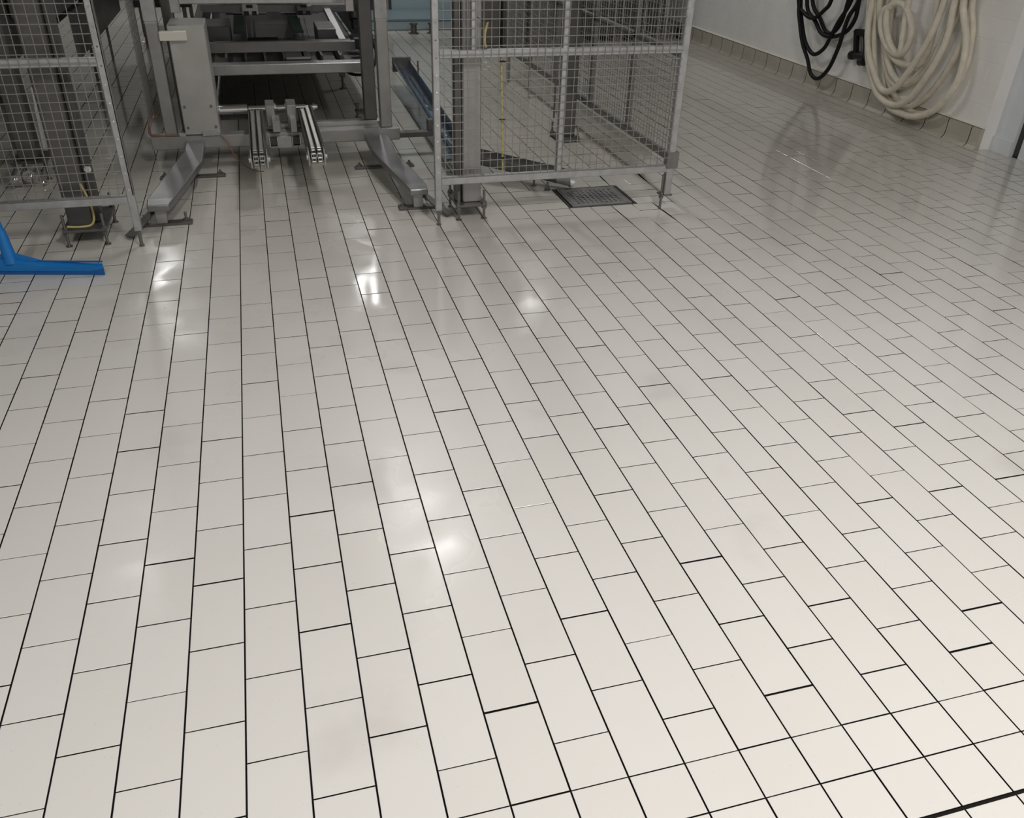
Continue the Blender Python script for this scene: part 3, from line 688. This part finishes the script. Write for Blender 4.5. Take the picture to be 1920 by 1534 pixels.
CX = [[(5.41,.80),(5.34,.55),(5.27,.36),(5.20,.19),(5.05,.12),(4.88,.13),(4.74,.22),(4.62,.36),(4.52,.56),(4.49,.75),(4.52,.95)],
 [(5.40,.83),(5.34,.56),(5.27,.38),(5.18,.28),(5.04,.25),(4.90,.33),(4.80,.47),(4.70,.64),(4.64,.80),(4.62,.93)],
 [(5.38,.80),(5.31,.52),(5.22,.32),(5.05,.16),(4.86,.105),(4.68,.125),(4.52,.24),(4.43,.40),(4.41,.56),(4.45,.75),(4.52,.95)]]
CL = [[(5.5,.831),(5.446,.599),(5.369,.448),(5.284,.348),(5.188,.254),(5.073,.212),(4.956,.268),(4.84,.418),(4.764,.558),(4.711,.707),(4.681,.926)],
 [(5.547,.825),(5.466,.596),(5.379,.405),(5.226,.209),(5.092,.141),(4.932,.134),(4.809,.198),(4.727,.287),(4.606,.51),(4.57,.714),(4.586,.937)],
 [(5.473,.716),(5.346,.411),(5.218,.207),(5.033,.1),(4.873,.084),(4.715,.096),(4.527,.181),(4.389,.357),(4.37,.515),(4.417,.705),(4.529,.944)],
 [(5.454,.836),(5.398,.686),(5.279,.536),(5.142,.455),(5.012,.43),(4.826,.459),(4.777,.586),(4.77,.735),(4.79,.913)],
 [(5.48,.833),(5.36,.612),(5.248,.428),(5.129,.328),(4.996,.284),(4.895,.309),(4.805,.397),(4.719,.524),(4.653,.734),(4.628,.932)],
 [(5.261,.843),(5.347,.779),(5.344,.674),(5.244,.55),(5.119,.494),(5.013,.508),(4.96,.594),(4.977,.706),(5.086,.812),(5.189,.844),(5.30,.80),(5.287,.701),(5.212,.586),(5.10,.50),(5.04,.52),(5.05,.64),(5.09,.85)]]
hose('black_hose', BL, (6.16, 1.42), [5.06, 5.085, 5.10, 5.12, 5.075], .0175, HOSEB, 'black rubber hose hanging in loops on the white wall')
hose('cream_hose', CL+CX, (5.04, 1.62), [5.045, 5.06, 5.09, 5.10, 5.125, 5.075, 5.145, 5.15, 5.155], .0245, HOSEC, 'cream rubber hose hanging in thick loops on the wall beside the door')
for nm, yy, zz, lab in (('hose_hook', 6.16, 1.44, 'steel wall hook holding the black hose'), ('hose_hook', 5.05, 1.66, 'steel wall hook holding the cream hose')):
    tag(MB().cyl((5.197, yy, zz-.03), (5.05, yy, zz-.03), .012, 10).cyl((5.05, yy, zz-.03), (5.05, yy, zz+.06), .012, 10).box(5.185, 5.197, yy-.05, yy+.05, zz-.08, zz+.06).build(nm, GALVD), lab, 'hook', 'wall hooks for the hoses')
# spray gun
sg = empty('spray_gun', (5.145, 5.53, .36), 'black spray gun hanging on the wall between the black and cream hoses', 'spray gun')
def yz(pts, x0, x1): return MB().prism(pts, 'x', x0, x1)
b = yz([(5.655,.56),(5.60,.40),(5.565,.395),(5.605,.535)], 5.13, 5.165); b.build('trigger_guard', DARK, sg)
b = yz([(5.655,.56),(5.63,.585),(5.475,.595),(5.445,.585),(5.46,.55),(5.605,.535)], 5.125, 5.17); b.build('grip_top', DARK, sg)
b = yz([(5.50,.585),(5.44,.59),(5.375,.42),(5.45,.405)], 5.12, 5.175); b.build('body', DARK, sg)
MB().cyl((5.145, 5.545, .545), (5.145, 5.475, .415), .017, 12).build('trigger', STEELD, sg, smooth=True)
MB().cyl((5.145, 5.625, .375), (5.145, 5.37, .405), .030, 16).cyl((5.145, 5.50, .345), (5.145, 5.44, .355), .034, 16).cyl((5.145, 5.64, .372), (5.145, 5.60, .378), .036, 16).build('nozzle', DARK, sg, smooth=True)
MB().cyl((5.145, 5.487, .59), (5.145, 5.493, .635), .010, 12).cyl((5.145, 5.49, .625), (5.145, 5.50, .665), .020, 6).cyl((5.145, 5.50, .69), (5.145, 5.505, .715), .020, 6).build('fitting', CHROME, sg)
MB().tube(spline([(5.145, 5.50, .66), (5.145, 5.51, .72), (5.15, 5.52, .85), (5.155, 5.50, 1.1), (5.16, 5.52, 1.5)], 6), .0145, 10).build('supply_hose', WHITEP, sg, smooth=True)

# the gun hangs close to the wall: settle all of its parts together
for ch in list(sg.children):
    for v in ch.data.vertices: v.co.y += .10; v.co.z -= .002
sg.location.y += .10
for ch in sg.children: ch.matrix_parent_inverse = Matrix.Translation(-Vector(sg.location))
